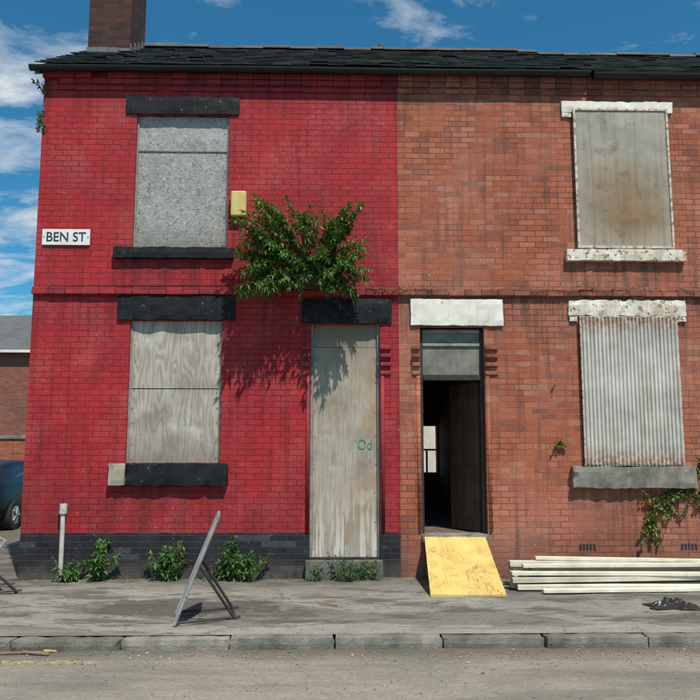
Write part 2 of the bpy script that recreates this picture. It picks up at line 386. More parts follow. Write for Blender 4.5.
def rough_box(name,x0,x1,y0,y1,z0,z1,mat,parent=None,amp=.006,res=.05,seed=0):
    bm=bmesh.new(); rough_into(bm,x0,x1,y0,y1,z0,z1,amp,res,seed)
    return bm_obj(name,bm,mat,parent)
def wall(name,x0,x1,z0,z1,y0,y1,holes,mat,parent):
    xs=sorted({x0,x1,*[h[0] for h in holes],*[h[1] for h in holes]}); zs=sorted({z0,z1,*[h[2] for h in holes],*[h[3] for h in holes]})
    bm=bmesh.new(); 
    def inh(x,z): return any(h[0]<x<h[1] and h[2]<z<h[3] for h in holes)
    def q(*p): bm.faces.new([bm.verts.new(v) for v in p])
    for a,b in zip(xs,xs[1:]):
        for c,d in zip(zs,zs[1:]):
            if not inh((a+b)/2,(c+d)/2):
                q((a,y0,c),(b,y0,c),(b,y0,d),(a,y0,d)); q((a,y1,c),(a,y1,d),(b,y1,d),(b,y1,c))
    for h in holes:
        a,b,c,d=h
        q((a,y0,c),(a,y0,d),(a,y1,d),(a,y1,c)); q((b,y0,c),(b,y1,c),(b,y1,d),(b,y0,d))
        q((a,y0,d),(b,y0,d),(b,y1,d),(a,y1,d)); q((a,y0,c),(a,y1,c),(b,y1,c),(b,y0,c))
    q((x0,y0,z0),(x0,y0,z1),(x0,y1,z1),(x0,y1,z0)); q((x1,y0,z0),(x1,y1,z0),(x1,y1,z1),(x1,y0,z1)); q((x0,y0,z1),(x1,y0,z1),(x1,y1,z1),(x0,y1,z1))
    return bm_obj(name,bm,mat,parent)
def tube(bm,a,b,r,n=8,r2=None,mi=0):
    a=Vector(a); b=Vector(b); d=(b-a).normalized(); r2=r if r2 is None else r2
    s=d.orthogonal().normalized(); t=d.cross(s)
    A=[];B=[]
    for i in range(n):
        an=2*math.pi*i/n; o=s*math.cos(an)+t*math.sin(an)
        A.append(bm.verts.new(a+o*r)); B.append(bm.verts.new(b+o*r2))
    for i in range(n):
        j=(i+1)%n; f=bm.faces.new([A[i],A[j],B[j],B[i]]); f.material_index=mi
    bm.faces.new(A[::-1]).material_index=mi; bm.faces.new(B).material_index=mi

# ------------------------------------------------------------------ ground
RD=-.075
def sheet(name,x0,x1,y0,y1,z,mat):
    return obj(name,[(x0,y0,z),(x1,y0,z),(x1,y1,z),(x0,y1,z)],[(0,1,2,3)],mat)
sheet('ground',-900,900,-900,900,RD-.02,M_ground)
sheet('road',-60,60,-9,-2.50,RD,M_road)
sheet('side_street',-9.2,-4.5,-2.49,60,RD,M_road)
pv=empty('pavement')
def pave_grid(name,x0,x1,y0,y1,nx,ny):
    vs=[];fs=[]
    for j in range(ny+1):
        for i in range(nx+1):
            x=x0+(x1-x0)*i/nx; y=y0+(y1-y0)*j/ny
            z=mn.noise(Vector((x*.8,y*1.2,0)))*.014+mn.noise(Vector((x*3,y*3,4)))*.006
            z=z*max(0,min(1,(y-y0)/.15))
            vs.append((x,y,z))
    for j in range(ny):
        for i in range(nx):
            a=j*(nx+1)+i; fs.append((a,a+1,a+nx+2,a+nx+1))
    return obj(name,vs,fs,M_pave,pv,True)
pave_grid('front_pavement',-4.4,14,-2.45,.0,240,40)
sheet('side_pavement',-4.4,-3.19,0.0,30,0.0,M_pave).parent=pv
bm=bmesh.new(); x=-4.4; si=0
while x<14:
    L=random.uniform(.72,.79); dy=random.uniform(-.008,.008); dz=random.uniform(-.005,.006); si+=1
    rough_into(bm,x+.001,x+L-.001,-2.575+dy,-2.44,RD-.05,.003+dz,.009,.04,si,.004); x+=L
k=bm_obj('kerb',bm,M_kerb,None,False)
bm=bmesh.new(); y=-2.43
while y<30:
    add_box(bm,-4.54,-4.40,y+.003,y+.757,-.14,.004+random.uniform(-.004,.006)); y+=.76
k=bm_obj('side_kerb',bm,M_kerb); bevel(k,.014,3)

# ------------------------------------------------------------------ houses
SP=.725
hA=empty('brick_house'); hB=empty('brick_house'); 
wall('front_wall',-3.18,SP,-.1,5.46,0,.24,[(-2.15,-1.13,3.47,4.98),(-2.14,-1.16,1.17,2.68),(-.22,.52,.20,2.65)],M_paint,hA)
EZ,RZ,RY,BY=5.46,6.93,2.2,4.5
gb=bmesh.new()
def q(bm,*p): return bm.faces.new([bm.verts.new(v) for v in p])
q(gb,(-3.18,.24,-.1),(-3.18,.24,EZ+.08),(-3.18,RY,RZ-.03),(-3.18,BY,EZ),(-3.18,BY,-.1))
q(gb,(-3.18,0,5.46),(-3.18,.24,5.46),(-3.18,.24,5.58))
q(gb,(-3.18,BY,-.1),(SP,BY,-.1),(SP,BY,EZ),(-3.18,BY,EZ))
bm_obj('gable_wall',gb,M_nat,hA)
wall('front_wall',SP,9.0,-.1,5.46,0,.24,[(2.69,3.74,3.48,5.02),(2.67,3.72,1.14,2.70),(.95,1.64,.42,2.62)],M_nat,hB)
wall('rear_wall',SP,9.0,-.1,EZ,BY-.1,BY+.1,[(1.40,1.72,.95,1.70)],M_nat,hB)
rb=bmesh.new(); q(rb,(9.001,0,-.1),(9.001,BY,-.1),(9.001,BY,EZ),(9.001,RY,RZ),(9.001,0,EZ)); bm_obj('end_wall',rb,M_nat,hB)

def course(name,x0,x1,z0,z1,proj,mat,parent,L=.178,y1=.0):
    bm=bmesh.new(); x=x0
    while x<x1-.01:
        e=min(x+L,x1); j=random.uniform(-.006,.004)
        if random.random()>.02: add_box(bm,x+.002,e-.002,-proj+j,y1,z0+random.uniform(-.003,.002),z1+random.uniform(-.004,.002))
        x=e
    o=bm_obj(name,bm,mat,parent); bevel(o,.005,2); return o
for (h,x0,x1,mt) in ((hA,-3.19,SP-.001,M_redtrim),(hB,SP+.001,9,M_bricktrim)):
    course('string_course',x0,x1,2.955,3.005,.045,mt,h)
    course('string_course_cap',x0,x1,3.008,3.035,.022,mt,h)
    course('eaves_band',x0,x1,5.255,5.30,.018,mt,h)
    course('eaves_corbel_lower',x0,x1,5.33,5.385,.025,mt,h)
    course('eaves_corbel_upper',x0,x1,5.388,5.45,.05,mt,h)

rough_box('lintel_upper_window',-2.27,-1.02,-.022,.1,4.98,5.185,M_black,hA,.006,seed=1)
rough_box('lintel_lower_window',-2.28,-1.03,-.030,.1,2.68,2.94,M_black,hA,.010,seed=2)
rough_box('lintel_door',-.32,.65,-.030,.1,2.65,2.92,M_black,hA,.008,seed=3)
rough_box('sill_upper_window',-2.34,-1.05,-.065,.12,3.345,3.47,M_black,hA,.007,seed=4)
rough_box('sill_lower_window_bare',-2.29,-2.12,-.078,.12,.94,1.165,M_sillbare,hA,.009,seed=5)
rough_box('sill_lower_window',-2.118,-1.07,-.080,.12,.94,1.17,M_black,hA,.009,seed=6)
rough_box('lintel_open_door',.85,1.85,-.03,.1,2.63,2.92,M_white,hB,.007,seed=7)
rough_box('lintel_upper_window',2.56,3.82,-.03,.1,5.045,5.18,M_white,hB,.007,seed=8)
rough_box('lintel_upper_end_a',2.56,2.67,-.03,.1,4.99,5.044,M_whitepeel,hB,.006,seed=8)
rough_box('lintel_lower_window',2.56,3.84,-.03,.1,2.74,2.92,M_whitepeel,hB,.012,seed=9)
rough_box('lintel_lower_end_a',2.56,2.655,-.03,.1,2.68,2.739,M_whitepeel,hB,.008,seed=10)
rough_box('lintel_lower_end_b',3.73,3.84,-.03,.1,2.68,2.739,M_whitepeel,hB,.008,seed=11)
rough_box('sill_upper_window',2.55,3.86,-.07,.12,3.345,3.475,M_whitepeel,hB,.009,seed=12)
rough_box('sill_lower_window',2.53,3.84,-.085,.12,.91,1.135,M_sill,hB,.016,seed=13)

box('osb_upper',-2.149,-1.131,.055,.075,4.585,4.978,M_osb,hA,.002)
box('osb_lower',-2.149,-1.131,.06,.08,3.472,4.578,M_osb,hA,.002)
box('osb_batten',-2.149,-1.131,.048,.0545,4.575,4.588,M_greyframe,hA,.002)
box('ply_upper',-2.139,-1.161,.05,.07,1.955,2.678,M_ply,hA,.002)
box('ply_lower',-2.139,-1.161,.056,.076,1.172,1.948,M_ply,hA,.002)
for nm,x0,x1,z0,z1 in (('w1',-2.15,-1.13,3.47,4.98),('w2',-2.14,-1.16,1.17,2.68)):
    box(nm+'_frame_l',x0+.001,x0+.022,.035,.052 if nm=='w1' else .048,z0+.003,z1-.003,M_greyframe,hA,.002)
    box(nm+'_frame_r',x1-.022,x1-.001,.035,.052 if nm=='w1' else .048,z0+.003,z1-.003,M_greyframe,hA,.002)
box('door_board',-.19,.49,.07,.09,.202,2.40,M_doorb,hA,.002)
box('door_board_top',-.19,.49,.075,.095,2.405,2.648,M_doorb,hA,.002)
box('door_frame_l',-.219,-.191,.045,.12,.202,2.648,M_greyframe,hA,.003)
box('door_frame_r',.491,.519,.045,.12,.202,2.648,M_greyframe,hA,.003)
rough_box('door_step',-.26,.54,-.09,.05,-.05,.185,M_stepst,hA,.010,seed=21)
bm=bmesh.new()
for bx0,bx1,bz0,bz1,yy in ((-2.10,-1.18,3.52,4.93,.053),(-2.09,-1.21,1.22,2.63,.048),(-.17,.47,.25,2.6,.068)):
    for i in range(9):
        for xx in (bx0,bx1):
            z=bz0+(bz1-bz0)*i/8+random.uniform(-.04,.04); tube(bm,(xx+random.uniform(-.012,.012),yy-.003,z),(xx,yy+.006,z),.0038,6)
bm_obj('nail_heads',bm,M_dkmetal,hA)
def jamb(x0,x1,mt,h,nm):
    bm=bmesh.new()
    for i,(z,p) in enumerate(((2.37,.030),(2.28,.045),(2.19,.034),(2.10,.02))):
        add_box(bm,x0,x1,-p,.0,z,z+.042)
    o=bm_obj(nm,bm,mt,h); bevel(o,.008,2)
jamb(-.315,-.222,M_redtrim,hA,'jamb_corbel_a'); jamb(.522,.64,M_redtrim,hA,'jamb_corbel_b')
jamb(.86,.949,M_bricktrim,hB,'jamb_corbel_a'); jamb(1.643,1.78,M_bricktrim,hB,'jamb_corbel_b')
for nm,x,mt,h in (('jamb_bead_a',-.245,M_redtrim,hA),('jamb_bead_b',.545,M_redtrim,hA),('jamb_bead_a',.925,M_nat,hB),('jamb_bead_b',1.668,M_nat,hB)):
    bm=bmesh.new(); tube(bm,(x,.006,.46),(x,.006,2.09),.022,12); bm_obj(nm,bm,mt,h,True)

# open doorway
dr=hB
box('door_frame_l',.952,.985,.07,.17,.43,2.60,M_frame,dr,.004); box('door_frame_r',1.605,1.638,.07,.17,.43,2.60,M_frame,dr,.004)
box('door_head',.986,1.604,.07,.17,2.56,2.60,M_greyframe,dr,.004); box('transom_bar',.986,1.604,.06,.17,2.05,2.11,M_frame,dr,.004)
box('transom_panel',.986,1.604,.09,.11,2.111,2.559,M_transom,dr,.002); box('transom_rail',.986,1.604,.07,.088,2.42,2.45,M_greyframe,dr,.002)
rough_box('threshold',.951,1.639,-.05,.20,.36,.44,M_sill,dr,.006,seed=30)
bm=bmesh.new()
q(bm,(.92,.24,.42),(.92,4.39,.42),(.92,4.39,2.75),(.92,.24,2.75)); q(bm,(1.75,.24,.42),(1.75,.24,2.75),(1.75,4.39,2.75),(1.75,4.39,.42))
q(bm,(.92,.24,2.75),(.92,4.39,2.75),(1.75,4.39,2.75),(1.75,.24,2.75))
bm_obj('hall_walls',bm,M_plaster,dr)
frame_later=[]
bm=bmesh.new()
for i in range(6): add_box(bm,.92+i*.138+.002,.92+(i+1)*.138-.002,.20,4.39,.38,.425+random.uniform(0,.004))
bm_obj('hall_floorboards',bm,M_floor,dr)
M=Matrix.Translation((1.60,.18,0))@Matrix.Rotation(math.radians(111),4,'Z')
bm=bmesh.new(); add_box(bm,0,.60,-.02,.02,.44,2.04,M)
for a,b_,c,d in ((.08,.27,.60,1.0),(.33,.52,.60,1.0),(.08,.27,1.15,1.9),(.33,.52,1.15,1.9)):
    add_box(bm,a,b_,.021,.030,c,d,M)
o=bm_obj('open_door_leaf',bm,M_intdoor,dr); bevel(o,.004)
box('rear_window_bar',1.40,1.72,BY-.02,BY+.02,1.30,1.33,M_greyframe,dr,.003); box('rear_window_stile',1.545,1.575,BY-.02,BY+.02,.951,1.299,M_greyframe,dr,.003)
yb=empty('yard_wall'); box('wall_body',.5,6,8.0,8.2,-.1,2.0,M_white,yb,.01)  # pale wall added behind the rear opening to cut its brightness
rp=empty('door_ramp'); 
P0=[(.97,-.03,.425),(1.60,-.03,.425),(1.575,-1.08,.022),(.895,-1.06,.022)]
bm=bmesh.new(); NX,NY=10,16
top=[];bot=[]
for j in range(NY+1):
    for i in range(NX+1):
        a=Vector(P0[0]).lerp(Vector(P0[1]),i/NX); b_=Vector(P0[3]).lerp(Vector(P0[2]),i/NX); p=a.lerp(b_,j/NY)
        p.z+=-.012*math.sin(math.pi*j/NY)+mn.noise(p*4)*.006
        top.append(bm.verts.new(p)); bot.append(bm.verts.new(p-Vector((0,0,.02))))
W_=NX+1
for j in range(NY):
    for i in range(NX):
        a=j*W_+i; bm.faces.new([top[a],top[a+W_],top[a+W_+1],top[a+1]]); bm.faces.new([bot[a],bot[a+1],bot[a+W_+1],bot[a+W_]])
for j in range(NY):
    for c in (0,NX):
        a=j*W_+c; bm.faces.new([top[a],bot[a],bot[a+W_],top[a+W_]])
for i in range(NX):
    for r in (0,NY):
        a=r*W_+i; bm.faces.new([top[a],top[a+1],bot[a+1],bot[a]])
bmesh.ops.recalc_face_normals(bm,faces=bm.faces)
bm_obj('ramp_sheet',bm,M_yellow,rp)
bm=bmesh.new()
for xa,xb in ((1.02,.95),(1.55,1.52)):
    vs=[bm.verts.new(v) for v in [(xa,-.06,.38),(xa,-.06,.0),(xb,-1.0,.0),(xb,-1.0,.03)]]; vs2=[bm.verts.new(v.co+Vector((.03,0,0))) for v in vs]
    bm.faces.new(vs); bm.faces.new(vs2[::-1])
    for i in range(4): bm.faces.new([vs[i],vs[(i+1)%4],vs2[(i+1)%4],vs2[i]])
bm_obj('ramp_bearers',bm,M_floor,rp)

def frame(name,x0,x1,z0,z1,w,y0,y1,mt,h):
    bm=bmesh.new(); add_box(bm,x0,x0+w,y0,y1,z0,z1); add_box(bm,x1-w,x1,y0,y1,z0,z1); add_box(bm,x0+w,x1-w,y0+.001,y1,z0,z0+w); add_box(bm,x0+w,x1-w,y0+.001,y1,z1-w,z1)
    o=bm_obj(name,bm,mt,h); bevel(o,.004); return o
sc=hB
frame('upper_screen_frame',2.68,3.745,3.485,5.085,.026,-.055,-.03,M_scrf,sc)
vs=[];fs=[];nx,nz=24,30
for k_ in range(nz+1):
    for i in range(nx+1):
        x=2.70+(3.725-2.70)*i/nx; z=3.505+(5.06-3.505)*k_/nz
        vs.append((x,-.042-.012*math.sin(math.pi*i/nx)*math.sin(math.pi*k_/nz)+.004*mn.noise(Vector((x*3,0,z*3))),z))
for k_ in range(nz):
    for i in range(nx): a=k_*(nx+1)+i; fs.append((a,a+1,a+nx+2,a+nx+1))
obj('upper_screen_sheet',vs,fs,M_scr,sc,True)
frame('lower_screen_frame',2.665,3.73,1.14,2.735,.020,-.05,-.032,M_scrf,sc)
vs=[];fs=[];nx=280
for k_,z in enumerate((1.155,1.7,2.3,2.725)):
    for i in range(nx+1):
        x=2.675+(3.72-2.675)*i/nx; t=(x*24)%1
        pr=.010*max(-1,min(1,1.6*math.sin(2*math.pi*t)))
        vs.append((x,-.062+pr+.006*mn.noise(Vector((x*2.5,k_,0))),z+random.uniform(-.001,.001)))
for k_ in range(3):
    for i in range(nx): a=k_*(nx+1)+i; fs.append((a,a+1,a+nx+2,a+nx+1))
obj('lower_screen_sheet',vs,fs,M_corr,sc,True)
for i,xx in enumerate((2.68,3.75)):
    bm=bmesh.new()
    for a in range(5):
        for c in range(3): add_box(bm,xx-.09+a*.036,xx-.09+a*.036+.022,-.006,.01,.28+c*.022,.28+c*.022+.012)
    bm_obj('air_brick_%d'%i,bm,M_frame,hB)

# ------------------------------------------------------------------ roof
def roof(name,x0,x1,ze,parent,seed,rz=RZ):
    random.seed(seed); bm=bmesh.new(); y0=-.13; n=15
    slope=Vector((0,RY-y0,rz-ze)); L=slope.length; d=slope/L; up=Vector((0,-d.z,d.y))
    for r in range(n):
        a=L*r/n; b_=min(L,a+L/n*1.25); x=x0-(0.1 if r%2 else 0)
        while x<x1:
            e=min(x+.2,x1); xs=max(x,x0)
            if e-xs>.02 and random.random()>.006:
                lift=random.uniform(.0,.007)+(.014 if random.random()<.08 else 0); sl=random.uniform(-.008,.008)-( .035 if random.random()<.04 else 0)
                o=Vector((0,y0,ze))
                p=[o+d*(a+sl)+up*(.030+lift),o+d*(b_)+up*(.008)]
                A=[p[0]+Vector((xs+.002,0,0)),p[0]+Vector((e-.002,0,0)),p[1]+Vector((e-.002,0,0)),p[1]+Vector((xs+.002,0,0))]
                B=[v-up*.011 for v in A]
                va=[bm.verts.new(v) for v in A]; vb=[bm.verts.new(v) for v in B]
                bm.faces.new(va); bm.faces.new(vb[::-1])
                for i in range(4): bm.faces.new([va[i],vb[i],vb[(i+1)%4],va[(i+1)%4]])
            x=e if e>x else x+.2
    bm_obj(name,bm,M_slate,parent)
    obj(name+'_deck',[(x0,y0+.03,ze),(x1,y0+.03,ze),(x1,RY,rz-.01),(x0,RY,rz-.01),(x1,BY+.15,ze-.03),(x0,BY+.15,ze-.03)],[(0,1,2,3),(3,2,4,5)],M_slate,parent)
    bm=bmesh.new(); x=x0
    while x<x1:
        e=min(x+.38,x1); cy=RY; zz=rz+.01+random.uniform(-.012,.012); A=[];B=[]
        for i in range(9):
            an=math.pi*i/8; yy=math.cos(an)*.13; zo=math.sin(an)*.075-.03
            A.append(bm.verts.new((x+.003,cy+yy,zz+zo))); B.append(bm.verts.new((e-.003,cy+yy,zz+zo+random.uniform(-.003,.003))))
        for i in range(8): bm.faces.new([A[i],A[i+1],B[i+1],B[i]])
        bm.faces.new(A); bm.faces.new(B[::-1]); x=e
    bmesh.ops.recalc_face_normals(bm,faces=bm.faces)
    bm_obj(name+'_ridge',bm,M_ridge,parent)
roof('roof_slates',-3.25,SP,5.485,hA,3)
roof('roof_slates',SP+.001,2.9,5.485,hB,4)
roof('roof_slates_b',2.901,9.1,5.46,hB,5,RZ-.04)
bm=bmesh.new(); tube(bm,(.70,RY,RZ+.02),(.70,RY,RZ+.11),.06,10,.045); bm_obj('ridge_cap',bm,M_ridge,hA)
def gutter(name,x0,x1,z,parent,r=.052):
    bm=bmesh.new(); A=[]
    for i in range(11):
        an=math.pi+math.pi*i/10; A.append((math.cos(an)*r,math.sin(an)*r))
    prof=A+[(c[0]*.88,c[1]*.88) for c in A[::-1]]; n=len(prof); segs=max(2,int((x1-x0)/.4)); prev=None
    for s in range(segs+1):
        x=x0+(x1-x0)*s/segs; dz=mn.noise(Vector((x*1.1,z*7,0)))*.010
        ring=[bm.verts.new((x,-.115+c[0],z+c[1]+dz)) for c in prof]
        if prev:
            for i in range(n): bm.faces.new([prev[i],prev[(i+1)%n],ring[(i+1)%n],ring[i]])
        else: bm.faces.new(ring[::-1])
        prev=ring
    bm.faces.new(prev)
    bmesh.ops.recalc_face_normals(bm,faces=bm.faces); bm_obj(name,bm,M_gut,parent,False)
gutter('gutter',-3.30,SP,5.475,hA); gutter('gutter',SP+.002,2.86,5.475,hB); gutter('gutter_b',2.90,9,5.455,hB,.06)
box('fascia',-3.2,SP,-.062,-.03,5.452,5.52,M_gut,hA,.002); box('fascia',SP+.002,9,-.062,-.03,5.452,5.52,M_gut,hB,.002)
bm=bmesh.new()
for (ya,za,yb_,zb) in ((-.13,5.47,RY,RZ-.02),(RY,RZ-.02,BY+.1,5.44)):
    vs=[bm.verts.new(v) for v in [(-3.24,ya,za-.02),(-3.24,yb_,zb-.02),(-3.24,yb_,zb-.13),(-3.24,ya,za-.10)]]; v2=[bm.verts.new(v.co+Vector((.055,0,0))) for v in vs]
    bm.faces.new(vs); bm.faces.new(v2[::-1])
    for i in range(4): bm.faces.new([vs[i],vs[(i+1)%4],v2[(i+1)%4],v2[i]])
bmesh.ops.recalc_face_normals(bm,faces=bm.faces); bm_obj('bargeboard',bm,M_gut,hA)
ch=hA
box('chimney_stack',-3.19,-2.64,1.40,2.15,6.1,8.7,M_soot,ch,.006)
box('chimney_oversail',-3.23,-2.60,1.36,2.19,8.35,8.5,M_soot,ch,.006)
for i,yy in enumerate((1.6,1.95)):
    bm=bmesh.new(); tube(bm,(-2.91,yy,8.68),(-2.91,yy,9.15),.12,14,.10); bm_obj('chimney_pot_%d'%i,bm,M_bricktrim,ch,True)
bm=bmesh.new()
for i in range(4): add_box(bm,-3.2+.14*i,-3.2+.14*(i+1)-.005,1.385,1.3985,6.40,6.53-random.uniform(0,.03))
for i in range(4):
    y=1.4+.19*i; z=6.42+.63*(y-1.4); add_box(bm,-2.639,-2.628,y,y+.185,z-.02,z+.16)
bm_obj('lead_flashing',bm,M_lead,ch)

# ------------------------------------------------------------------ wall fixtures
sg=empty('street_name_sign'); box('sign_plate',-3.11,-2.60,-.022,-.006,3.49,3.665,M_signwhite,sg,.004)
def text(body,size,x,y,z,mat,name,parent,sx=1,off=.0):
    cu=bpy.data.curves.new(name,'FONT'); cu.body=body; cu.size=size; cu.extrude=.0015; cu.offset=off; cu.align_x='CENTER'; cu.align_y='CENTER'
    o=bpy.data.objects.new(name,cu); S.collection.objects.link(o); o.location=(x,y,z); o.rotation_euler=(math.pi/2,0,0); o.scale=(sx,1,1)
    cu.materials.append(mat); o.parent=parent; return o
text('BEN ST',.145,-2.855,-.024,3.575,M_signblack,'lettering',sg,.93,.0012)
bm=bmesh.new()
for xx in (-3.09,-2.62): tube(bm,(xx,-.026,3.577),(xx,-.02,3.577),.006,8)
bm_obj('sign_screws',bm,M_dkmetal,sg)
text('Od',.155,.36,.066,1.36,M_green,'graffiti',hA,.78,-.002)
al=empty('burglar_alarm_box')
o=box('alarm_case',-1.09,-.925,-.085,-.004,3.81,4.09,M_yellowbox,al,.015)
pp=empty('vent_pipe'); bm=bmesh.new(); tube(bm,(-2.735,-.06,0),(-2.735,-.06,.72),.024,14); tube(bm,(-2.735,-.06,.66),(-2.735,-.06,.76),.038,14); tube(bm,(-2.735,-.06,.735),(-2.735,.01,.735),.026,12)
tube(bm,(-2.735,-.06,0),(-2.735,-.06,.06),.034,14)
bm_obj('pipe',bm,M_pvc,pp,True).modifiers.new('e','EDGE_SPLIT')
bm=bmesh.new(); tube(bm,(-.42,-.012,4.0),(-.42,-.012,3.05),.005,6); tube(bm,(-3.15,-.012,3.06),(-1.1,-.012,3.07),.004,6); tube(bm,(-1.0,-.012,3.81),(-1.0,-.012,3.04),.005,6)
bm_obj('alarm_cable',bm,M_redtrim,hA)

# ------------------------------------------------------------------ plants
def leaf(vs,fs,base,d,L,w,up,fold=.35):
    d=d.normalized(); s=d.cross(up)
    if s.length<.01: s=d.orthogonal()
    s.normalize(); nn=s.cross(d).normalized(); i=len(vs)
    droop=Vector((0,0,-1))*L*.22
    vs+= [base,base+d*L*.4+s*w+nn*w*fold,base+d*L*.45,base+d*L*.4-s*w+nn*w*fold,base+d*L+droop]
    fs+= [(i,i+1,i+2),(i,i+2,i+3),(i+1,i+4,i+2),(i+2,i+4,i+3)]
def rv(): return Vector((random.gauss(0,1),random.gauss(0,1),random.gauss(0,1))).normalized()
def stem_pts(a,b,sag,n=8):
    out=[]; mid=(a+b)/2+Vector((0,0,sag))+rv()*.03
    for i in range(n+1):
        t=i/n; out.append(a*(1-t)**2+mid*2*t*(1-t)+b*t*t)
    return out
def plant(name,shoots,lmat,leafL,leafW,density,r0=.006,tuft=True):
    root=empty(name); vs=[];fs=[]; bm=bmesh.new()
    for pts,start in shoots:
        n=len(pts)-1
        for i in range(n):
            tube(bm,pts[i],pts[i+1],r0*(1-.75*i/n),4,r0*(1-.75*(i+1)/n))
        ln=sum((pts[i+1]-pts[i]).length for i in range(n)); k=max(3,int(ln*(1-start)/density))
        for j in range(k+1):
            t=start+(1-start)*j/k; f=t*n; i=min(n-1,int(f)); p=pts[i].lerp(pts[i+1],f-i); d=(pts[i+1]-pts[i]).normalized()
            for s in range(2):
                side=(rv()-d*rv().dot(d)).normalized(); dd=(d*.55+side*.9+Vector((0,0,-.12)))
                Lf=leafL*random.uniform(.55,1.15)*(1.0-.35*t)
                leaf(vs,fs,p,dd,Lf,leafW*random.uniform(.7,1.2),Vector((0,0,1))+rv()*.4)
        if tuft:
            for s in range(4): leaf(vs,fs,pts[-1],(pts[-1]-pts[-2]).normalized()+rv()*.6,leafL*random.uniform(.4,.8),leafW*.7,Vector((0,0,1))+rv()*.3)
    bm_obj('stems',bm,M_bark,root); obj('leaves',vs,fs,lmat,root); return root
random.seed(11)
rootp=Vector((-.18,.0,3.04)); sh=[]
cl=[(-.88,3.62,.13),(-.68,3.76,.13),(-.45,3.74,.15),(-.2,3.68,.15),(.02,3.58,.14),(.22,3.76,.10),(.12,3.6,.10),(-.90,3.38,.14),(-.6,3.42,.2),(-.27,3.36,.22),(.05,3.32,.19),(.24,3.34,.12),(.28,3.08,.10),(.14,3.02,.11),(-.84,3.06,.12),(-.90,2.93,.07),(-.05,3.02,.13),(-.6,3.12,.17),(-.35,3.04,.12),(-.72,2.92,.09),(.22,2.9,.06)]
for cx,cz,r in cl:
    for i in range(int(5+r*58)):
        v=rv()*r*random.random()**.3; yy=-.28-abs(random.gauss(0,.14))
        if random.random()<.10: v*=1.45
        tgt=Vector((cx+v.x*1.25,min(-.05,yy+v.y),cz+v.z*1.1))
        sh.append((stem_pts(rootp+Vector((random.uniform(-.12,.12),0,random.uniform(-.03,.03))),tgt,random.uniform(.05,.30)),random.uniform(.45,.72)))
plant('buddleia_bush',sh,M_leaf,.115,.0135,.023,.006)
random.seed(5)
def weed(x,y,h,n,spread,L,w,nm='weed_plant',z0=0.0,mat=None,dens=.02):
    sh=[]
    for i in range(n):
        a=random.uniform(0,2*math.pi); r=spread*random.random()
        b=Vector((x+random.gauss(0,.05),min(-.01,y+random.gauss(0,.02)),z0)); t=Vector((x+math.cos(a)*r,min(-.015,y+math.sin(a)*r*.6),z0+h*random.uniform(.35,1.05)))
        sh.append((stem_pts(b,t,h*.15,5),.12))
    return plant(nm,sh,mat or M_weed,L,w,dens,.0035)
for x,h,n,sp,L,w in ((-2.64,.20,12,.19,.10,.013),(-2.33,.36,15,.20,.10,.020),(-1.64,.34,18,.22,.11,.013),(-.98,.44,15,.20,.09,.015),(-.86,.26,12,.26,.10,.012),(-1.15,.15,8,.16,.07,.01)):
    weed(x,-.12,h,n,sp,L,w)
for x,h,n,sp in ((-.12,.20,9,.18),(.12,.28,12,.22),(.38,.22,11,.18),(.25,.14,8,.2)):
    weed(x,-.17,h,n,sp,.075,.006)
weed(-3.2,.02,.25,6,.12,.05,.01,'wall_weed',5.2); weed(-3.21,.02,.25,7,.12,.05,.01,'wall_weed',4.75)
random.seed(33); vs=[];fs=[]
for i in range(620):
    x=random.choice([random.uniform(-3.15,4.3),random.gauss(-2.2,.4),random.gauss(-1.1,.3),random.gauss(2.3,.5)])
    if .9<x<1.65: continue
    base=Vector((x,-.012-abs(random.gauss(0,.02)),0)); h=random.uniform(.02,.085)
    leaf(vs,fs,base,Vector((random.gauss(0,.5),-abs(random.gauss(0,.4)),1)),h,.003,Vector((1,0,0))+rv()*.4)
obj('grass_tufts',vs,fs,M_vine)
def vine(name,x,z,w,h,n,L=.04):
    sh=[]
    for i in range(n):
        a=Vector((x+random.uniform(-.2,.2)*w,-.012,z+random.uniform(-.3,.3)*h)); b=Vector((x+random.uniform(-.5,.5)*w,-.02-random.random()*.05,z+random.uniform(-.5,.5)*h))
        sh.append((stem_pts(a,b,random.uniform(-.05,.05),5),.1))
    return plant(name,sh,M_vine,L,L*.36,.022,.0025)
vine('wall_vine',3.50,.74,.6,.4,22,.045); vine('wall_vine',3.35,.50,.3,.40,12,.045); vine('wall_vine',3.72,.86,.4,.1,10,.045); vine('wall_vine',3.92,1.12,.22,.25,12); vine('wall_vine',3.86,.8,.25,.4,10)
vine('wall_vine',2.42,1.38,.12,.12,6,.045); vine('wall_vine',2.38,2.0,.06,.1,2,.02)
sh=[]
for i in range(60):
    x=random.choice([random.uniform(.3,1.2),random.uniform(.3,4.3),random.uniform(2.6,4.0)]); a=Vector((x,-.04,3.035)); b=a+Vector((random.uniform(-.2,.2),-random.uniform(0,.03),random.uniform(-.07,.07)))
    sh.append((stem_pts(a,b,.01,4),.2))
plant('string_course_weeds',sh,M_vine,.022,.005,.035,.003,False)

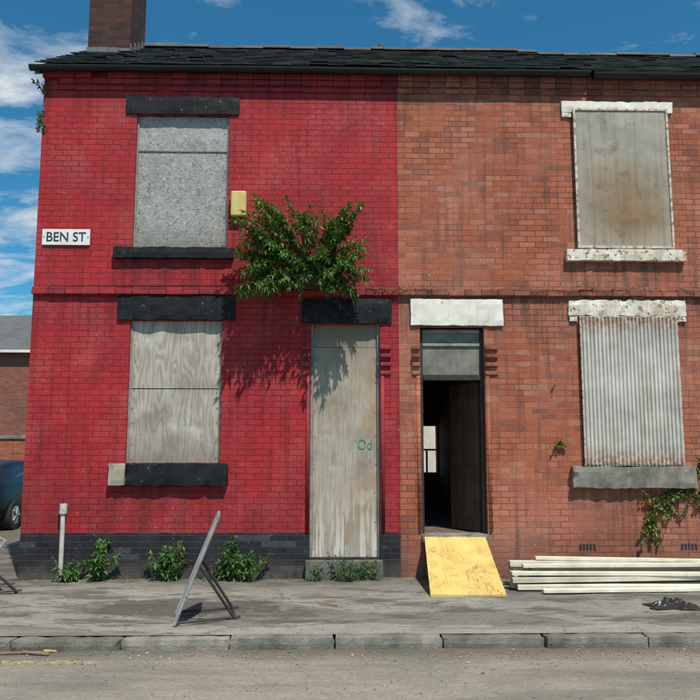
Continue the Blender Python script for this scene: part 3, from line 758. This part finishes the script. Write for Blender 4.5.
# ------------------------------------------------------------------ objects on the pavement
def lumber():
    random.seed(9); root=empty('timber_plank_pile'); bm=bmesh.new()
    rows=[(-.78,.0,5),(-.76,.062,4),(-.72,.124,4),(-.66,.186,3)]
    for y0,z0,n in rows:
        y=y0
        for i in range(n):
            wd=random.uniform(.08,.11); L=random.uniform(2.4,2.9); x0=1.76+random.uniform(-.06,.30)
            M=Matrix.Translation((x0,y,z0+random.uniform(.0,.006)+.004))@Matrix.Rotation(math.radians(random.uniform(-2,2)),4,'Z')@Matrix.Rotation(math.radians(random.uniform(-.45,.45)),4,'Y')
            add_box(bm,0,L,0,wd,0,random.choice([.03,.042,.045]),M); y+=wd+random.uniform(.005,.03)
    for M in (Matrix.Translation((1.95,-.95,.01))@Matrix.Rotation(math.radians(2),4,'Z'),Matrix.Translation((2.0,-.5,.245))@Matrix.Rotation(math.radians(-2.5),4,'Z')@Matrix.Rotation(math.radians(.8),4,'Y')):
        add_box(bm,0,2.6,0,.07,0,.03,M)
    o=bm_obj('planks',bm,M_cream,root); bevel(o,.003)
lumber()
def stand(name,bl,br,tl,tr,hinge,fl,fr,pm):
    root=empty(name); bm=bmesh.new(); bl,br,tl,tr,fl,fr=map(Vector,(bl,br,tl,tr,fl,fr))
    nrm=(br-bl).cross(tl-bl).normalized(); vs=[]
    for o in (-.006,.006):
        for p in (bl.lerp(tl,.04),br.lerp(tr,.04),tr,tl): vs.append(bm.verts.new(p+nrm*o))
    bm.faces.new(vs[:4]); bm.faces.new(vs[4:][::-1])
    for i in range(4): bm.faces.new([vs[i],vs[4+i],vs[4+(i+1)%4],vs[(i+1)%4]])
    bm_obj('sign_panel',bm,pm,root)
    bm=bmesh.new()
    for a,b in ((bl,tl),(br,tr),(tl,tr),(bl.lerp(tl,.05),br.lerp(tr,.05))): tube(bm,a,b,.014,8)
    bm_obj('panel_frame',bm,M_steel,root,False)
    bm=bmesh.new(); ha=bl.lerp(tl,hinge); hb=br.lerp(tr,hinge)
    for a,b in ((ha,fl),(hb,fr),(fl,fr)): tube(bm,a,b,.012,8)
    tube(bm,fl.lerp(bl,-.1)+Vector((0,0,.012)),bl+Vector((0,0,.012)),.010,8)
    tube(bm,fr.lerp(br,-.1)+Vector((0,0,.012)),br+Vector((0,0,.012)),.010,8)
    bm_obj('rear_legs',bm,M_dkmetal,root); return root
stand('folding_sign_stand',(-1.16,-2.20,.015),(-1.225,-1.78,.015),(-.86,-2.12,.80),(-.915,-1.72,.80),.55,(-.74,-1.98,.015),(-.80,-1.60,.015),M_steel)
stand('folding_sign_stand',(-3.26,-1.0,.015),(-3.55,-.55,.015),(-2.98,-.86,.48),(-3.25,-.42,.48),.55,(-2.88,-.78,.015),(-3.1,-.4,.015),M_transom)
random.seed(2); vs=[];fs=[];n=26
for j in range(n+1):
    for i in range(n+1):
        u_,v_=i/n-.5,j/n-.5; r=math.hypot(u_,v_)*2
        e=.04*max(0,1-r)+abs(mn.noise(Vector((u_*7,v_*7,1))))*.11*max(0,1.1-r)+.008
        k2=1+.35*mn.noise(Vector((math.atan2(v_,u_)*1.3,3,0)))
        vs.append((2.88+u_*.40*k2,-1.55+v_*.3*k2,e))
for j in range(n):
    for i in range(n): a=j*(n+1)+i; fs.append((a,a+1,a+n+2,a+n+1))
obj('plastic_rubble_sack',vs,fs,M_blackbag)
# grit: small octahedral stones
random.seed(21); vs=[];fs=[]
def stone(x,y,z,s):
    i=len(vs); a,b,c=[s*random.uniform(.55,1.1) for _ in range(3)]; c*=.7; R=Matrix.Rotation(random.random()*6,3,'Z')
    for v in ((a,0,0),(0,b,0),(-a,0,0),(0,-b,0),(a*.2,b*.2,c),(0,0,-c)): vs.append(tuple(Vector((x,y,z))+R@(Vector(v)+Vector((random.uniform(-.2,.2)*s,random.uniform(-.2,.2)*s,0)))))
    for k_ in range(4): fs.append((i+k_,i+(k_+1)%4,i+4)); fs.append((i+(k_+1)%4,i+k_,i+5))
for i in range(3000):
    t=random.random()
    if t<.45: x,y=random.uniform(-4,4.2),-2.6-abs(random.gauss(0,.22)); z=RD+.003
    elif t<.7: x,y=random.uniform(-4,4.5),random.uniform(-4.6,-2.6); z=RD+.003
    elif t<.88: x,y=random.uniform(-3.9,4.5),-abs(random.gauss(0,.15)); z=.004
    else: x,y=random.uniform(-3.9,4.5),random.uniform(-2.4,0); z=.006
    stone(x,y,z,random.choice([.003,.004,.005,.006,.008,.013 if t<.45 else .006])*random.uniform(.8,1.3))
obj('gravel',vs,fs,weathered('grit',(.28,.25,.20),(.12,.11,.09),9,.9,.7,isl=.5))
db=empty('wood_debris'); bm=bmesh.new()
for x,y,z,L,w,a in ((-2.25,-2.68,RD+.01,.34,.020,8),(-2.1,-2.66,RD+.012,.2,.025,-14),(-.12,-1.35,.010,.22,.014,-35),(-.05,-1.3,.012,.1,.010,20)):
    add_box(bm,0,L,0,w,0,.010,Matrix.Translation((x,y,z))@Matrix.Rotation(math.radians(a),4,'Z')@Matrix.Rotation(.02,4,'Y'))
bm_obj('splinters',bm,weathered('raw_wood',(.30,.22,.13),(.14,.10,.07),12,.8,isl=.4),db)
bm=bmesh.new()
for x,y,z,s in ((-1.95,-2.64,RD+.012,.05),(-2.35,-2.66,RD+.012,.04)):
    add_box(bm,0,s*1.6,0,s,0,.006,Matrix.Translation((x,y,z))@Matrix.Rotation(.5,4,'Z')@Matrix.Rotation(.1,4,'Y'))
bm_obj('litter_scraps',bm,M_yellowbox,db)

# ------------------------------------------------------------------ parked car in the side street
def car(px,py):
    root=empty('parked_car'); st=[
     (0.00,.52,.34,.62,.66,.46),(.06,.64,.22,.70,.78,.56),(.22,.69,.18,.78,.95,.54),(.50,.71,.17,.80,1.13,.52),(.95,.72,.16,.80,1.19,.51),(1.5,.725,.16,.79,1.21,.51),
     (2.0,.725,.16,.78,1.18,.51),(2.35,.72,.16,.77,1.02,.54),(2.72,.71,.16,.755,.80,.60),(3.1,.69,.17,.70,.74,.58),(3.35,.64,.20,.60,.66,.54),(3.45,.52,.28,.50,.54,.44)]
    rings=[]; bm=bmesh.new()
    for y,hw,zb,zl,zt,rw in st:
        half=[(hw*.80,zb),(hw*.97,zb+.05),(hw,(zb+zl)/2),(hw*.965,zl),(rw,max(zl+.01,zt-.04)),(rw*.8,zt-.005)]
        pts=[(a,z) for a,z in half]+[(0,zt)]+[(-a,z) for a,z in half[::-1]]+[(0,zb)]
        rings.append([bm.verts.new((px+a,py+y,z-.07)) for a,z in pts])
    n=len(rings[0])
    for r in range(len(rings)-1):
        for i in range(n):
            j=(i+1)%n; f=bm.faces.new([rings[r][i],rings[r][j],rings[r+1][j],rings[r+1][i]])
            glass=(i in (3,8) and 2<=r<=6) or (i in (3,4,5,6,7,8) and r in (1,2,6,7) and not(i in(3,8) and r==1))
            f.material_index=1 if glass else 0
    bm.faces.new(rings[0][::-1]); bm.faces.new(rings[-1]); bmesh.ops.recalc_face_normals(bm,faces=bm.faces)
    mb,nt,b=newmat('car_paint'); b.inputs['Base Color'].default_value=(.005,.007,.014,1); b.inputs['Roughness'].default_value=.35
    mg,nt,b=newmat('car_glass'); b.inputs['Base Color'].default_value=(.015,.018,.02,1); b.inputs['Roughness'].default_value=.06
    o=bm_obj('body',bm,[mb,mg],root,True); md=o.modifiers.new('s','SUBSURF'); md.levels=2; md.render_levels=2
    mt,nt,b=newmat('tyre'); b.inputs['Base Color'].default_value=(.02,.02,.02,1); b.inputs['Roughness'].default_value=.9
    ml,nt,b=newmat('tail_lamp'); b.inputs['Base Color'].default_value=(.35,.01,.01,1); b.inputs['Roughness'].default_value=.2
    for i,(sx,yy) in enumerate(((1,.62),(-1,.62),(1,2.85),(-1,2.85))):
        bm=bmesh.new(); x1=px+sx*.735; x0=px+sx*.55; zc=RD+.255
        tube(bm,(x0,py+yy,zc),(x1,py+yy,zc),.255,28,mi=0); tube(bm,(x1-.02*sx,py+yy,zc),(x1+.004*sx,py+yy,zc),.16,20,mi=1)
        for s in range(5):
            a=s*2*math.pi/5; tube(bm,(x1+.008*sx,py+yy,zc),(x1+.008*sx,py+yy+math.cos(a)*.15,zc+math.sin(a)*.15),.018,6,mi=1)
        bevel(bm_obj('wheel_%d'%i,bm,[mt,M_steel],root),.012)
    for i,sx in enumerate((1,-1)):
        box('tail_lamp_%d'%i,px+sx*.56-.06,px+sx*.56+.06,py+.0,py+.10,.42,.60,ml,root,.02)
        box('mirror_%d'%i,px+sx*.80-.06,px+sx*.80+.06,py+2.0,py+2.08,.72,.82,mb,root,.02)
    box('rear_bumper',px-.60,px+.60,py-.04,py+.12,.16,.32,mt,root,.03); box('number_plate',px-.2,px+.2,py-.055,py-.041,.24,.31,M_yellowbox,root,.002)
car(-6.27,5.2)

# ------------------------------------------------------------------ background terrace and yard wall
bh=empty('brick_house')
wins=[(-19,-18,1.2,2.4),(-16.5,-15.5,1.2,2.4),(-14,-13,1.2,2.4),(-19,-18,3.2,4.3),(-16.5,-15.5,3.2,4.3),(-14,-13,3.2,4.3)]
wall('front_wall',-24,-8,-.1,4.9,20,20.25,wins,M_far,bh)
mgl,nt,b=newmat('window_glass'); b.inputs['Base Color'].default_value=(.03,.04,.05,1); b.inputs['Roughness'].default_value=.05
for i,(a,b_,c,d) in enumerate(wins):
    box('window_glass_%d'%i,a,b_,20.12,20.13,c,d,mgl,bh,0); frame('window_frame_%d'%i,a+.002,b_-.002,c+.002,d-.002,.07,20.06,20.11,M_white,bh)
    box('window_sill_%d'%i,a-.1,b_+.1,19.93,20.1,c-.12,c,M_sill,bh,.01); box('window_lintel_%d'%i,a-.1,b_+.1,19.97,20.1,d,d+.18,M_sill,bh,.01)
obj('roof',[(-24.2,19.8,4.88),(-7.8,19.8,4.88),(-7.8,23.2,6.75),(-24.2,23.2,6.75),(-7.8,26.6,4.88),(-24.2,26.6,4.88)],[(0,1,2,3),(3,2,4,5)],weathered('far_slate',(.11,.115,.12),(.06,.06,.06),2,.8,isl=.1),bh)
obj('side_walls',[(-8,20.25,-.1),(-8,26.4,-.1),(-8,26.4,4.9),(-8,23.2,6.7),(-8,20.25,4.95),(-24,20.25,-.1),(-24,26.4,-.1),(-24,26.4,4.9),(-24,23.2,6.7),(-24,20.25,4.95)],[(0,1,2,3,4),(5,6,7,8,9),(1,6,7,2)],M_far,bh)
box('gutter',-24.2,-7.8,19.72,19.82,4.80,4.90,M_white,bh,.01)
for i,x in enumerate((-20.5,)): box('chimney_%d'%i,x,x+1.0,22.8,23.6,6.2,7.9,M_soot,bh,.01)
yw=empty('yard_wall'); box('wall_body',-20,-4.6,14,14.25,-.1,1.62,M_nat,yw,.01); box('wall_coping',-20.05,-4.55,13.96,14.29,1.621,1.72,M_sill,yw,.015)

# ------------------------------------------------------------------ uniform scale to metres
for o in list(S.objects):
    if o.parent is None:
        o.location=o.location*U; o.scale=o.scale*U

# ------------------------------------------------------------------ camera
cam=bpy.data.cameras.new('camera'); co=bpy.data.objects.new('camera',cam); S.collection.objects.link(co)
co.location=(0,-8.2*U,1.3*U); co.rotation_euler=(math.radians(90+7.4),0,math.radians(-1.4))
cam.sensor_width=36; cam.lens=775/700*36; cam.clip_start=.1; cam.clip_end=3000; S.camera=co
# ------------------------------------------------------------------ light
d=Vector((-.45,1,-1.8)).normalized(); sd=-d
el=math.asin(sd.z); rot=math.atan2(sd.x,sd.y)
L=bpy.data.lights.new('sun','SUN'); L.energy=5.0; L.angle=math.radians(.6); L.color=(1,.94,.84)
lo=bpy.data.objects.new('sun',L); S.collection.objects.link(lo); lo.rotation_euler=d.to_track_quat('-Z','Y').to_euler(); lo.location=(4,-10,18)
w=bpy.data.worlds.new('World'); S.world=w; w.use_nodes=True; nt=w.node_tree
for x in list(nt.nodes): nt.nodes.remove(x)
n=N(nt); out=nt.nodes.new('ShaderNodeOutputWorld'); bg=nt.nodes.new('ShaderNodeBackground'); sky=nt.nodes.new('ShaderNodeTexSky')
sky.sky_type='NISHITA'; sky.sun_disc=False; sky.sun_elevation=el; sky.sun_rotation=rot; sky.air_density=1.0; sky.dust_density=.6; sky.ozone_density=2.5
dirv=nt.nodes.new('ShaderNodeTexCoord').outputs['Generated']; xyz=n.sep(dirv)
hh=n.math('ADD',n.math('MAXIMUM',xyz[2],0.0),.15)
pl=n.vm('DIVIDE',dirv,n.comb(hh,hh,hh))
c1=n.noise(n.vm('MULTIPLY',pl,(1.0,1.6,1)),2.3,8,.62,.4)
bias=n.math('ADD',n.step(xyz[0],-.16,-.40,0,.16),n.math('MULTIPLY',n.step(xyz[0],.0,-.25),.03))
mask=n.step(n.math('ADD',c1,bias),.57,.80)
mask=n.math('MULTIPLY',mask,n.step(xyz[2],0.0,.12))
skc=n.mix(1.0,sky.outputs[0],(.36,1.13,1.32),'MULTIPLY')
cc=n.mix(mask,skc,(8.8,9.2,9.6))
n.put(bg.inputs[0],cc); bg.inputs[1].default_value=.085
nt.links.new(bg.outputs[0],out.inputs[0])
S.view_settings.view_transform='Standard'; S.view_settings.look='None'; S.view_settings.exposure=0
